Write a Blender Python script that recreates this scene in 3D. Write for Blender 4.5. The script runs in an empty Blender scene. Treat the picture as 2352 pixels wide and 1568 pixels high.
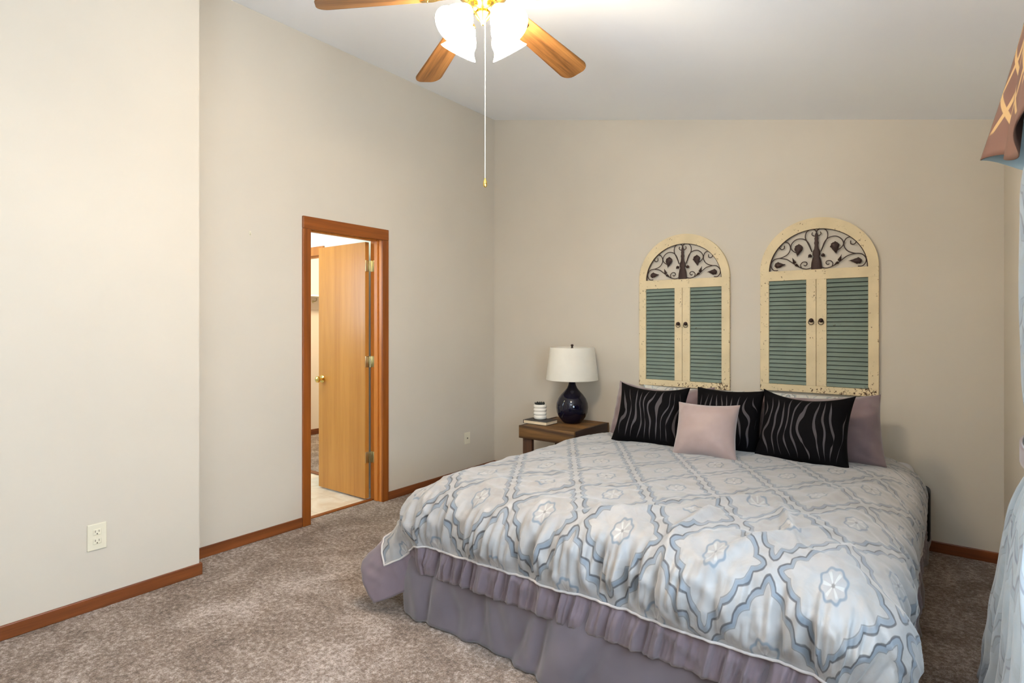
import bpy, bmesh, math, random
import numpy as np
from mathutils import Vector, Matrix, noise
PI = math.pi
random.seed(7)
S = bpy.context.scene
C = S.collection

# ------------------------------------------------------------------ camera, world, light, exposure
EYE = 1.35
YAW = 0.6505
cam = bpy.data.cameras.new('camera'); cam_o = bpy.data.objects.new('camera', cam); C.objects.link(cam_o)
cam.sensor_width = 36.0; cam.lens = 1309.905 / 2352 * 36.0
cam.shift_y = -(784 - 748.39) / 2352
cam.clip_start = 0.02
cam_o.location = (0, 0, EYE); cam_o.rotation_euler = (PI/2, 0, YAW)
S.camera = cam_o
S.view_settings.view_transform = 'Standard'; S.view_settings.look = 'None'
S.view_settings.gamma = 1.0; S.view_settings.use_curve_mapping = False
S.view_settings.exposure = 0.24
S.cycles.max_bounces = 10; S.cycles.diffuse_bounces = 6; S.cycles.sample_clamp_indirect = 6.0
S.cycles.use_denoising = True

world = bpy.data.worlds.new('world'); S.world = world; world.use_nodes = True
wb = world.node_tree.nodes['Background']; wb.inputs[0].default_value = (0.80, 0.90, 1.0, 1); wb.inputs[1].default_value = 1.0

def area(name, loc, rot, sx, sy, power, col):
    l = bpy.data.lights.new(name, 'AREA'); l.shape = 'RECTANGLE'; l.size = sx; l.size_y = sy
    l.energy = power; l.color = col
    o = bpy.data.objects.new(name, l); C.objects.link(o); o.location = loc; o.rotation_euler = rot
    return o
def point(name, loc, power, col, rad=0.05):
    l = bpy.data.lights.new(name, 'POINT'); l.energy = power; l.color = col; l.shadow_soft_size = rad
    o = bpy.data.objects.new(name, l); C.objects.link(o); o.location = loc
    return o
# daylight through the window of the right wall ; rear light is added fill at an invented window
area('daylight_side_window', (0.42, 1.05, 1.50), (0, PI/2+0.22, 0), 1.15, 1.3, 96, (0.62, 0.81, 1.0))
area('rear_fill_light', (-0.55, -1.40, 1.50), (PI/2+1.05, 0, 0), 1.1, 1.3, 98, (0.84, 0.92, 1.0)).data.spread = 1.9
# lamps of the bathroom and the closet
point('bathroom_lamp', (-4.15, 2.05, 2.3), 17, (1.0, 0.88, 0.48), 0.10)
area('bathroom_daylight', (-5.0, 1.30, 1.7), (PI/2, 0, 0), 0.8, 0.8, 22, (0.66, 0.84, 1.0))
point('closet_lamp', (-5.0, 4.0, 2.25), 60, (1.0, 0.84, 0.62), 0.10)
FAN_W = 11.0
FAN_COL = (1.0, 0.78, 0.52)

# ------------------------------------------------------------------ room numbers
XL, YB, XN, YN, XR, YF = -3.448, 4.252, -3.23, 1.437, 0.261, -1.3
BBH = 0.064
def ceil_z(x): return 3.324 - 0.2173 * (x - XL)

# ------------------------------------------------------------------ helpers
class MB:
    def __init__(s): s.bm = bmesh.new()
    def box(s, x0, x1, y0, y1, z0, z1, bev=0.0, rot=None, seg=2):
        c = Vector(((x0+x1)/2, (y0+y1)/2, (z0+z1)/2)); sz = (abs(x1-x0), abs(y1-y0), abs(z1-z0))
        b = bmesh.new(); bmesh.ops.create_cube(b, size=1.0)
        bmesh.ops.scale(b, vec=sz, verts=b.verts)
        if bev > 0: bmesh.ops.bevel(b, geom=b.edges[:], offset=bev, segments=seg, profile=0.5, affect='EDGES')
        if rot is not None: bmesh.ops.transform(b, matrix=rot, verts=b.verts)
        bmesh.ops.translate(b, vec=c, verts=b.verts)
        s.merge(b); return s
    def merge(s, b, mat=None):
        me = bpy.data.meshes.new('tmp'); b.to_mesh(me); b.free()
        if mat is not None: me.transform(mat)
        s.bm.from_mesh(me); bpy.data.meshes.remove(me)
    def lathe(s, prof, n=48, c=(0, 0, 0), mat=None):
        b = bmesh.new(); rings = []
        for r, z in prof:
            if r < 1e-5: rings.append([b.verts.new((0, 0, z))])
            else: rings.append([b.verts.new((r*math.cos(2*PI*i/n), r*math.sin(2*PI*i/n), z)) for i in range(n)])
        for a, d in zip(rings, rings[1:]):
            for i in range(n):
                j = (i+1) % n
                if len(a) == 1 and len(d) == 1: continue
                if len(a) == 1: b.faces.new((a[0], d[j], d[i]))
                elif len(d) == 1: b.faces.new((a[i], a[j], d[0]))
                else: b.faces.new((a[i], a[j], d[j], d[i]))
        M = Matrix.Translation(c) @ (mat or Matrix())
        bmesh.ops.recalc_face_normals(b, faces=b.faces)
        s.merge(b, M); return s
    def tube(s, pts, rad, n=8, closed=False, flat=None):
        pts = [Vector(p) for p in pts]; N = len(pts); b = bmesh.new(); rings = []
        up = Vector((0, 0, 1)) if flat is None else Vector(flat)
        for i, p in enumerate(pts):
            if closed: t = pts[(i+1) % N] - pts[i-1]
            else: t = pts[min(i+1, N-1)] - pts[max(i-1, 0)]
            t.normalize()
            a = up.cross(t)
            if a.length < 1e-3: a = Vector((1, 0, 0)).cross(t)
            a.normalize(); c = t.cross(a)
            r = rad[i] if isinstance(rad, (list, tuple)) else rad
            rings.append([b.verts.new(p + a*math.cos(2*PI*k/n)*r + c*math.sin(2*PI*k/n)*r) for k in range(n)])
        R = list(zip(rings, rings[1:])) + ([(rings[-1], rings[0])] if closed else [])
        for a, d in R:
            for k in range(n): b.faces.new((a[k], a[(k+1) % n], d[(k+1) % n], d[k]))
        if not closed:
            b.faces.new(rings[0][::-1]); b.faces.new(rings[-1])
        bmesh.ops.recalc_face_normals(b, faces=b.faces)
        s.merge(b); return s
    def prism(s, poly, y0, y1, axis='Y'):
        """poly of 2D points extruded between y0 and y1 along an axis."""
        def P(a, c, d):
            return {'Y': (a, d, c), 'X': (d, a, c), 'Z': (a, c, d)}[axis]
        b = bmesh.new()
        A = [b.verts.new(P(p[0], p[1], y0)) for p in poly]; B = [b.verts.new(P(p[0], p[1], y1)) for p in poly]
        n = len(poly)
        b.faces.new(A); b.faces.new(B[::-1])
        for i in range(n): b.faces.new((A[i], B[i], B[(i+1) % n], A[(i+1) % n]))
        bmesh.ops.recalc_face_normals(b, faces=b.faces)
        s.merge(b); return s
    def build(s, name, mat, parent=None, smooth=False, loc=None):
        me = bpy.data.meshes.new(name); s.bm.to_mesh(me); s.bm.free()
        return link(name, me, mat, parent, smooth, loc)

def link(name, me, mat, parent=None, smooth=False, loc=None):
    for m in (mat if isinstance(mat, (list, tuple)) else [mat]): me.materials.append(m)
    o = bpy.data.objects.new(name, me); C.objects.link(o)
    if parent: o.parent = parent
    if loc: o.location = loc
    if smooth:
        for p in me.polygons: p.use_smooth = True
        if smooth != 'all':
            me.set_sharp_from_angle(angle=math.radians(38))
    return o
def grid_obj(name, P, mat, parent=None, uv=None, closed_u=False, flip=False):
    """P: array [nu][nv] of points -> smooth quad sheet (with uv)."""
    nu, nv = len(P), len(P[0])
    verts = [tuple(P[i][j]) for i in range(nu) for j in range(nv)]
    faces = []
    for i in range(nu if closed_u else nu-1):
        for j in range(nv-1):
            i2 = (i+1) % nu
            f = (i*nv+j, i2*nv+j, i2*nv+j+1, i*nv+j+1)
            faces.append(f[::-1] if flip else f)
    me = bpy.data.meshes.new(name); me.from_pydata(verts, [], faces)
    if uv is not None:
        L = me.uv_layers.new(name='UVMap')
        for lp in me.loops:
            v = lp.vertex_index; L.data[lp.index].uv = uv[v//nv][v % nv]
    return link(name, me, mat, parent, 'all')
def thing(name, label, cat, loc, group=None, rz=0):
    o = bpy.data.objects.new(name, None); C.objects.link(o); o.location = loc; o.rotation_euler = (0, 0, rz)
    o.empty_display_size = 0.1
    o['label'] = label; o['category'] = cat
    if group: o['group'] = group
    return o
def tag(o, label, cat, group=None):
    o['label'] = label; o['category'] = cat
    if group: o['group'] = group
    return o
def struct(o): o['kind'] = 'structure'; return o
def catmull(pts, n=8):
    pts = [Vector(p) for p in pts]; out = []
    for i in range(len(pts)-1):
        p0 = pts[max(i-1, 0)]; p1 = pts[i]; p2 = pts[i+1]; p3 = pts[min(i+2, len(pts)-1)]
        for k in range(n):
            t = k/n
            out.append(0.5*((2*p1)+(-p0+p2)*t+(2*p0-5*p1+4*p2-p3)*t*t+(-p0+3*p1-3*p2+p3)*t**3))
    out.append(pts[-1]); return out
def sm(a, b, x):
    t = min(1, max(0, (x-a)/(b-a))); return t*t*(3-2*t)

# ------------------------------------------------------------------ materials
def lin(c):
    return tuple(((v/255)/12.92 if v/255 <= 0.04045 else ((v/255+0.055)/1.055)**2.4) for v in c) + (1,)
class NT:
    """tiny wrapper for node math"""
    def __init__(s, name, rough=0.6, spec=0.4):
        s.m = bpy.data.materials.new(name); s.m.use_nodes = True; s.t = s.m.node_tree
        s.b = s.t.nodes['Principled BSDF']; s.b.inputs['Roughness'].default_value = rough
        s.b.inputs['Specular IOR Level'].default_value = spec
    def n(s, typ, **k):
        nd = s.t.nodes.new(typ)
        for a, v in k.items(): setattr(nd, a, v)
        return nd
    def put(s, sock, v):
        if isinstance(v, (int, float)): sock.default_value = v
        elif isinstance(v, tuple): sock.default_value = v
        else: s.t.links.new(v, sock)
    def M(s, op, a, b=None, c=None, clamp=False):
        nd = s.n('ShaderNodeMath', operation=op, use_clamp=clamp); s.put(nd.inputs[0], a)
        if b is not None: s.put(nd.inputs[1], b)
        if c is not None: s.put(nd.inputs[2], c)
        return nd.outputs[0]
    def coord(s, kind='Object', scale=(1, 1, 1), rot=(0, 0, 0), loc=(0, 0, 0)):
        tc = s.n('ShaderNodeTexCoord'); mp = s.n('ShaderNodeMapping')
        mp.inputs['Scale'].default_value = scale; mp.inputs['Rotation'].default_value = rot; mp.inputs['Location'].default_value = loc
        s.t.links.new(tc.outputs[kind], mp.inputs[0]); return mp.outputs[0]
    def noise(s, vec, scale, detail=4, rough=0.5, dist=0.0):
        nd = s.n('ShaderNodeTexNoise'); nd.inputs['Scale'].default_value = scale; nd.inputs['Detail'].default_value = detail
        nd.inputs['Roughness'].default_value = rough; nd.inputs['Distortion'].default_value = dist
        if vec is not None: s.t.links.new(vec, nd.inputs['Vector'])
        return nd.outputs['Fac']
    def ramp(s, fac, stops, interp='LINEAR'):
        nd = s.n('ShaderNodeValToRGB'); cr = nd.color_ramp; cr.interpolation = interp
        while len(cr.elements) < len(stops): cr.elements.new(0.5)
        for e, (p, c) in zip(cr.elements, stops): e.position = p; e.color = c
        s.put(nd.inputs[0], fac); return nd.outputs[0]
    def mix(s, f, a, b):
        nd = s.n('ShaderNodeMix', data_type='RGBA'); s.put(nd.inputs['Factor'], f); s.put(nd.inputs[6], a); s.put(nd.inputs[7], b)
        return nd.outputs[2]
    def bump(s, h, strength=0.3, dist=0.01):
        nd = s.n('ShaderNodeBump'); nd.inputs['Strength'].default_value = strength; nd.inputs['Distance'].default_value = dist
        s.put(nd.inputs['Height'], h); s.t.links.new(nd.outputs[0], s.b.inputs['Normal'])
    def col(s, c): s.put(s.b.inputs['Base Color'], c); return s
    def step(s, x, e, w):
        """smooth 0->1 as x passes e (width w)"""
        nd = s.n('ShaderNodeMapRange', interpolation_type='SMOOTHSTEP'); s.put(nd.inputs[0], x)
        s.put(nd.inputs[1], e-w); s.put(nd.inputs[2], e+w); return nd.outputs[0]

def paint(name, rgb, bump=0.05):
    t = NT(name, 0.75, 0.25); v = t.coord()
    n = t.noise(v, 1.3, 3); c = lin(rgb)
    t.col(t.ramp(n, [(0.3, tuple(x*0.97 for x in c[:3])+(1,)), (0.7, tuple(min(1, x*1.03) for x in c[:3])+(1,))]))
    t.bump(t.noise(v, 170, 3), bump, 0.002); return t.m
def wood(name, dark, light, axis=2, fine=38.0, rough=0.4, contrast=1.0, spec=0.4):
    t = NT(name, rough, spec)
    sc = [fine]*3; sc[axis] = fine*0.045
    v = t.coord('Object', tuple(sc))
    n1 = t.noise(v, 0.35, 4, 0.6, 1.2); n2 = t.noise(v, 3.0, 5, 0.7)
    k = t.M('ADD', t.M('MULTIPLY', n1, 0.72), t.M('MULTIPLY', n2, 0.28))
    t.col(t.ramp(k, [(0.5-0.17/contrast, lin(dark)), (0.5+0.15/contrast, lin(light))]))
    t.bump(n2, 0.12, 0.002); return t.m
def plain(name, rgb, rough=0.5, metal=0.0, spec=0.5, bump=0.0, bscale=300):
    t = NT(name, rough, spec); v = t.coord(); c = lin(rgb)
    n = t.noise(v, 9.0, 2)
    t.col(t.ramp(n, [(0.2, tuple(x*0.94 for x in c[:3])+(1,)), (0.8, tuple(min(1, x*1.05) for x in c[:3])+(1,))]))
    t.b.inputs['Metallic'].default_value = metal
    if bump: t.bump(t.noise(v, bscale, 3), bump, 0.002)
    return t.m
def fabric(name, rgb, rough=0.85, sheen=0.3, var=0.08, bscale=700, bstr=0.25):
    t = NT(name, rough, 0.2); v = t.coord(); c = lin(rgb)
    n = t.noise(v, 14.0, 4)
    t.col(t.ramp(n, [(0.25, tuple(x*(1-var) for x in c[:3])+(1,)), (0.75, tuple(min(1, x*(1+var)) for x in c[:3])+(1,))]))
    t.b.inputs['Sheen Weight'].default_value = sheen
    t.bump(t.noise(v, bscale, 2), bstr, 0.001); return t.m
def emit(name, rgb, strength):
    t = NT(name, 0.4); t.col(lin(rgb)); t.b.inputs['Emission Color'].default_value = lin(rgb)
    t.b.inputs['Emission Strength'].default_value = strength; return t.m

M_wall = paint('wall_paint', (206, 198, 184))
M_ceil = paint('ceiling_paint', (246, 249, 255), 0.08)
M_bath = paint('bathroom_paint', (214, 226, 234))
M_closet = paint('closet_paint', (222, 208, 190))
M_trim = wood('oak_trim', (88, 44, 20), (132, 74, 36), 1, 40, 0.38)
M_trimx = wood('oak_trim_cross', (88, 44, 20), (132, 74, 36), 0, 40, 0.38)
M_case = wood('oak_casing', (112, 56, 14), (146, 80, 26), 2, 40, 0.38)
M_casey = wood('oak_casing_head', (112, 56, 14), (146, 80, 26), 1, 40, 0.38)
M_jamb = wood('oak_jamb', (168, 96, 34), (204, 128, 54), 2, 40, 0.35)
M_leaf = wood('oak_veneer', (166, 108, 44), (194, 136, 64), 2, 30, 0.3, 0.8)
M_blade = wood('oak_blade', (82, 52, 24), (146, 102, 56), 0, 55, 0.35, 1.3)
M_brass = plain('polished_brass', (222, 190, 110), 0.22, 1.0)
M_nickel = plain('hinge_metal', (196, 186, 150), 0.3, 1.0)
M_plate = plain('ivory_plastic', (226, 220, 198), 0.35)
M_slot = plain('slot_dark', (96, 88, 74), 0.6)
M_iron = plain('dark_iron', (52, 32, 26), 0.55, 0.3, bump=0.5, bscale=90)
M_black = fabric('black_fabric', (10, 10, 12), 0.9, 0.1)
M_white = plain('white_ceramic', (236, 232, 222), 0.25)
M_navy = plain('navy_glass', (7, 7, 28), 0.05, 0.0, 0.5)
M_navy.node_tree.nodes['Principled BSDF'].inputs['Coat Weight'].default_value = 0.0
M_shadefab = fabric('lamp_linen', (226, 222, 210), 0.9, 0.2, 0.03, 500, 0.2)
M_mauve = fabric('mauve_cotton', (116, 99, 101), 0.7, 0.5)
M_mauve_satin = fabric('mauve_satin', (150, 131, 127), 0.42, 0.6, 0.06, 300, 0.1)
M_band = fabric('mauve_band', (112, 99, 105), 0.38, 0.3)
M_skirt = fabric('mauve_skirt', (100, 91, 96), 0.62, 0.4, 0.04)
M_pipe = fabric('cream_piping', (176, 168, 164), 0.7, 0.2)
M_lining = fabric('blue_lining', (178, 202, 212), 0.6, 0.4)
M_sheer = fabric('white_sheer', (240, 242, 246), 0.8, 0.3)
M_mattress = fabric('mattress_ticking', (196, 196, 200), 0.8, 0.2)
M_page = plain('book_pages', (226, 206, 172), 0.8)
M_cover = plain('book_cover', (34, 26, 24), 0.5)
M_leafdark = plain('dark_succulent', (20, 26, 24), 0.6)
M_shadeglass = emit('lit_opal_glass', (255, 240, 218), 58.0)
M_bulb = emit('lit_bulb', (255, 240, 210), 12.0)
M_glass = NT('window_glass', 0.0).m
_b = M_glass.node_tree.nodes['Principled BSDF']; _b.inputs['Transmission Weight'].default_value = 1.0; _b.inputs['IOR'].default_value = 1.0; _b.inputs['Alpha'].default_value = 0.25

def m_carpet():
    t = NT('carpet_pile', 0.95, 0.1); v = t.coord()
    big = t.noise(v, 3.2, 4, 0.65, 0.6); mid = t.noise(v, 48, 4, 0.7); fine = t.noise(v, 170, 3, 0.8)
    k = t.M('ADD', t.M('ADD', t.M('MULTIPLY', big, 0.28), t.M('MULTIPLY', mid, 0.40)), t.M('MULTIPLY', fine, 0.32))
    t.col(t.ramp(k, [(0.39, lin((80, 60, 44))), (0.5, lin((150, 129, 112))), (0.60, lin((218, 203, 193)))]))
    vo = t.n('ShaderNodeTexVoronoi'); vo.inputs['Scale'].default_value = 130; t.t.links.new(v, vo.inputs['Vector'])
    h = t.M('ADD', t.M('MULTIPLY', vo.outputs['Distance'], -0.8), t.M('ADD', t.M('MULTIPLY', mid, 0.7), fine))
    t.b.inputs['Sheen Weight'].default_value = 0.2
    t.bump(h, 0.9, 0.012); return t.m
M_carpet = m_carpet()
def m_vinyl():
    t = NT('vinyl_floor', 0.3, 0.5); v = t.coord()
    n = t.noise(v, 7, 5, 0.6, 1.0)
    br = t.n('ShaderNodeTexBrick'); br.offset = 0; br.inputs['Scale'].default_value = 3.3; br.inputs['Brick Width'].default_value = 1.0; br.inputs['Row Height'].default_value = 1.0
    br.inputs['Mortar Size'].default_value = 0.012; t.t.links.new(v, br.inputs['Vector'])
    c = t.ramp(n, [(0.35, lin((222, 204, 180))), (0.65, lin((240, 230, 214)))])
    t.col(t.mix(t.M('MULTIPLY', br.outputs['Fac'], 0.5), c, lin((200, 184, 160)))); return t.m
M_vinyl = m_vinyl()

def m_damask(name, base, band, line, px=0.34, py=0.53, off=(0.0, 0.0)):
    """woven diamond lattice with medallions, in the cloth's own uv (metres)."""
    t = NT(name, 0.5, 0.3)
    uv = t.n('ShaderNodeUVMap'); uv.uv_map = 'UVMap'; sp = t.n('ShaderNodeSeparateXYZ'); t.t.links.new(uv.outputs[0], sp.inputs[0])
    wob = t.noise(uv.outputs[0], 22, 2, 0.5)
    u = t.M('DIVIDE', t.M('ADD', sp.outputs[0], off[0]), px); v = t.M('DIVIDE', t.M('ADD', sp.outputs[1], off[1]), py)
    a = t.M('ADD', u, v); b = t.M('SUBTRACT', u, v)
    fa = t.M('ABSOLUTE', t.M('SUBTRACT', t.M('FRACT', a), 0.5)); fb = t.M('ABSOLUTE', t.M('SUBTRACT', t.M('FRACT', b), 0.5))  # 0 centre..0.5 border
    ea = t.M('SUBTRACT', 0.5, fa); eb = t.M('SUBTRACT', 0.5, fb)
    # scalloped border: wavy along the other axis
    wa = t.M('MULTIPLY', t.M('ABSOLUTE', t.M('SINE', t.M('MULTIPLY', b, PI*5))), 0.040)
    wb_ = t.M('MULTIPLY', t.M('ABSOLUTE', t.M('SINE', t.M('MULTIPLY', a, PI*5))), 0.040)
    e = t.M('MINIMUM', t.M('ADD', ea, wa), t.M('ADD', eb, wb_))
    e = t.M('ADD', e, t.M('MULTIPLY', t.M('SUBTRACT', wob, 0.5), 0.04))
    bandm = t.M('MULTIPLY', t.step(e, 0.075, 0.008), t.M('SUBTRACT', 1.0, t.step(e, 0.130, 0.012)))
    l1 = t.M('SUBTRACT', 1.0, t.step(t.M('ABSOLUTE', t.M('SUBTRACT', e, 0.076)), 0.010, 0.005))
    l2 = t.M('SUBTRACT', 1.0, t.step(t.M('ABSOLUTE', t.M('SUBTRACT', e, 0.133)), 0.005, 0.004))
    # beads in the gap between cells
    # medallion
    du = t.M('SUBTRACT', t.M('FRACT', a), 0.5); dv = t.M('SUBTRACT', t.M('FRACT', b), 0.5)
    mx = t.M('MULTIPLY', t.M('ADD', du, dv), 0.5); my = t.M('MULTIPLY', t.M('SUBTRACT', du, dv), 0.5)
    r = t.M('SQRT', t.M('ADD', t.M('MULTIPLY', mx, mx), t.M('MULTIPLY', my, my)))
    ang = t.M('ARCTAN2', my, mx)
    r2 = t.M('ADD', r, t.M('MULTIPLY', t.M('COSINE', t.M('MULTIPLY', ang, 8.0)), 0.008))
    ring = t.M('SUBTRACT', 1.0, t.step(t.M('ABSOLUTE', t.M('SUBTRACT', r2, 0.105)), 0.010, 0.007))
    pet = t.M('MULTIPLY', t.M('SUBTRACT', 1.0, t.step(r, 0.085, 0.01)), t.step(t.M('ADD', t.M('COSINE', t.M('MULTIPLY', ang, 6.0)), t.M('MULTIPLY', r, -6.0)), 0.15, 0.2))
    dot = t.M('SUBTRACT', 1.0, t.step(r, 0.014, 0.006))
    c = t.mix(t.noise(uv.outputs[0], 9, 3), base, tuple(min(1, x*1.12) for x in base[:3])+(1,))
    c = t.mix(t.M('MULTIPLY', t.step(t.noise(uv.outputs[0], 13, 4, 0.6, 0.8), 0.56, 0.10), 0.32), c, tuple(x*y for x, y in zip(base[:3], (0.80, 0.72, 0.62)))+(1,))  # tan blotches: satin sheen put into the cloth colour
    c = t.mix(t.M('MULTIPLY', t.step(t.noise(uv.outputs[0], 17, 4, 0.6, 0.8), 0.57, 0.08), 0.30), c, tuple(x*y for x, y in zip(base[:3], (0.78, 0.92, 1.04)))+(1,))  # blue blotches: bluish satin reflections painted in likewise
    c = t.mix(t.M('MULTIPLY', bandm, t.M('ADD', 0.45, t.M('MULTIPLY', t.noise(uv.outputs[0], 6, 2), 0.6))), c, band)
    c = t.mix(t.M('MULTIPLY', t.M('MAXIMUM', l1, t.M('MULTIPLY', l2, 0.6)), 0.75), c, line)
    c = t.mix(t.M('MULTIPLY', ring, 0.85), c, band)
    c = t.mix(t.M('MULTIPLY', pet, 0.18), c, (0.78, 0.78, 0.76, 1))
    c = t.mix(t.M('MULTIPLY', dot, 0.6), c, line)
    t.col(c)
    inv = t.M('MAXIMUM', bandm, ring)
    rr = t.n('ShaderNodeMapRange'); t.put(rr.inputs[0], inv); rr.inputs[3].default_value = 0.42; rr.inputs[4].default_value = 0.6
    t.t.links.new(rr.outputs[0], t.b.inputs['Roughness'])
    t.b.inputs['Sheen Weight'].default_value = 0.4
    t.bump(t.M('ADD', t.M('MULTIPLY', inv, -0.5), t.M('MULTIPLY', t.noise(uv.outputs[0], 900, 2), 0.4)), 0.25, 0.002)
    return t.m
M_damask = m_damask('damask_comforter', lin((144, 141, 139)), lin((96, 108, 120)), lin((40, 36, 38)))
M_damask_sham = m_damask('damask_sham', lin((196, 196, 190)), lin((148, 160, 166)), lin((84, 84, 84)), 0.26, 0.4)
M_damask_cur = m_damask('damask_curtain', lin((158, 172, 184)), lin((144, 158, 172)), lin((112, 118, 132)), 0.42, 0.6)

def m_zebra(seed):
    t = NT('zebra_velvet', 0.8, 0.2)
    uv = t.n('ShaderNodeUVMap'); uv.uv_map = 'UVMap'; sp = t.n('ShaderNodeSeparateXYZ'); t.t.links.new(uv.outputs[0], sp.inputs[0])
    mp = t.n('ShaderNodeMapping'); mp.inputs['Scale'].default_value = (3.2, 1.7, 1); mp.inputs['Location'].default_value = (seed*3.1, seed*1.7, 0)
    t.t.links.new(uv.outputs[0], mp.inputs[0])
    n = t.noise(mp.outputs[0], 1.0, 1.0, 0.5)
    x = t.M('ADD', t.M('MULTIPLY', sp.outputs[0], 12.0), t.M('MULTIPLY', n, 3.4))
    tri = t.M('ABSOLUTE', t.M('SUBTRACT', t.M('FRACT', x), 0.5))
    yy = t.M('ABSOLUTE', t.M('SUBTRACT', sp.outputs[1], 0.48)); xx = t.M('ABSOLUTE', t.M('SUBTRACT', sp.outputs[0], 0.5))
    w = t.M('MULTIPLY', t.M('SUBTRACT', 1.0, t.step(yy, 0.30, 0.13)), t.M('SUBTRACT', 1.0, t.step(xx, 0.40, 0.05)))
    n2 = t.noise(mp.outputs[0], 1.9, 1)
    th = t.M('MULTIPLY', t.M('MULTIPLY', w, 0.15), t.step(n2, 0.36, 0.14))
    mk = t.M('GREATER_THAN', th, t.M('ADD', tri, 0.012))
    c = t.mix(mk, lin((7, 6, 8)), lin((74, 70, 73)))
    t.col(c); t.b.inputs['Specular IOR Level'].default_value = 0.08
    t.bump(t.M('ADD', t.M('MULTIPLY', mk, -0.8), t.M('MULTIPLY', t.noise(uv.outputs[0], 300, 2), 0.4)), 0.4, 0.003)
    return t.m

def m_distress(name, base, chip, amount, grain=True):
    t = NT(name, 0.6, 0.3); v = t.coord()
    sp = t.n('ShaderNodeSeparateXYZ'); t.t.links.new(v, sp.inputs[0])
    low = t.M('ADD', t.M('SUBTRACT', 1.0, t.step(sp.outputs[2], 0.05, 0.09)), t.M('MULTIPLY', t.step(t.M('ABSOLUTE', sp.outputs[0]), 0.343, 0.012), 0.5))
    n = t.noise(v, 60, 5, 0.7, 0.4); n2 = t.noise(v, 5.5, 3, 0.6)
    k = t.M('ADD', t.M('ADD', n, t.M('MULTIPLY', n2, 0.35)), t.M('MULTIPLY', low, 0.092))
    chipm = t.step(k, amount, 0.02)
    c = t.ramp(t.noise(v, 6, 3), [(0.3, tuple(x*0.9 for x in base[:3])+(1,)), (0.7, tuple(min(1, x*1.08) for x in base[:3])+(1,))])
    t.col(t.mix(chipm, c, chip)); t.bump(t.M('MULTIPLY', chipm, -1.0), 0.3, 0.002); return t.m
M_frame = m_distress('distressed_cream', lin((220, 202, 164)), lin((74, 44, 24)), 0.842)
M_louver = m_distress('faded_teal', lin((116, 130, 120)), lin((86, 74, 52)), 0.88)
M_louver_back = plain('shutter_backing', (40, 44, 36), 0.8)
M_rustic = wood('rustic_board', (56, 34, 14), (134, 96, 52), 0, 30, 0.6, 1.1)
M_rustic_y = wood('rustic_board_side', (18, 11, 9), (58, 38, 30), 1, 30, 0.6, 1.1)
M_rustic_z = wood('rustic_leg', (32, 18, 10), (88, 56, 34), 2, 30, 0.6, 1.1)
def m_trellis():
    t = NT('trellis_valance', 0.55, 0.3); uv = t.n('ShaderNodeUVMap'); uv.uv_map = 'UVMap'
    sp = t.n('ShaderNodeSeparateXYZ'); t.t.links.new(uv.outputs[0], sp.inputs[0])
    u = t.M('DIVIDE', sp.outputs[0], 0.11); v = t.M('DIVIDE', sp.outputs[1], 0.14)
    a = t.M('ABSOLUTE', t.M('SUBTRACT', t.M('FRACT', t.M('ADD', u, v)), 0.5)); b = t.M('ABSOLUTE', t.M('SUBTRACT', t.M('FRACT', t.M('SUBTRACT', u, v)), 0.5))
    m = t.M('SUBTRACT', 1.0, t.step(t.M('MINIMUM', a, b), 0.09, 0.02))
    m = t.M('MULTIPLY', m, t.step(sp.outputs[1], 0.09, 0.005))
    t.col(t.mix(m, lin((124, 92, 80)), lin((206, 172, 122)))); return t.m
M_trellis = m_trellis()

# ------------------------------------------------------------------ room shell
def wall_prism_x(name, x0, x1, y0, y1, mat, z0=0.0):   # wall running along X, sloped top
    m = MB(); m.prism([(x0, z0), (x1, z0), (x1, ceil_z(x1)), (x0, ceil_z(x0))], y0, y1, 'Y'); return m
DY0, DY1, DZ = 2.257, 2.876, 2.012       # door opening, inside of the jambs
T = 0.11
# left wall, set back, with the door opening
m = MB(); zt = ceil_z(XL)+0.02
m.box(XL-T, XL, YN-0.0, DY0-0.018, 0, zt); m.box(XL-T, XL, DY1+0.018, YB+T, 0, zt); m.box(XL-T, XL, DY0-0.018, DY1+0.018, DZ+0.018, zt)
struct(m.build('wall_left', M_wall))
# the nearer part of the left wall stands forward
m = MB(); m.box(XN-0.34, XN, YF-T, YN, 0, ceil_z(XN)+0.02)
struct(m.build('wall_left_near', M_wall))
struct(wall_prism_x('wall_back', XL-T, XR+T, YB, YB+T, M_wall).build('wall_back', M_wall))
# right wall with its window
WY0, WY1, WZ0, WZ1 = 0.40, 1.75, 0.95, 2.10
m = MB(); zr = ceil_z(XR)+0.02
m.box(XR, XR+T, YF-T, WY0, 0, zr); m.box(XR, XR+T, WY1, YB, 0, zr); m.box(XR, XR+T, WY0, WY1, 0, WZ0); m.box(XR, XR+T, WY0, WY1, WZ1, zr)
struct(m.build('wall_right', M_wall))
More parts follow.
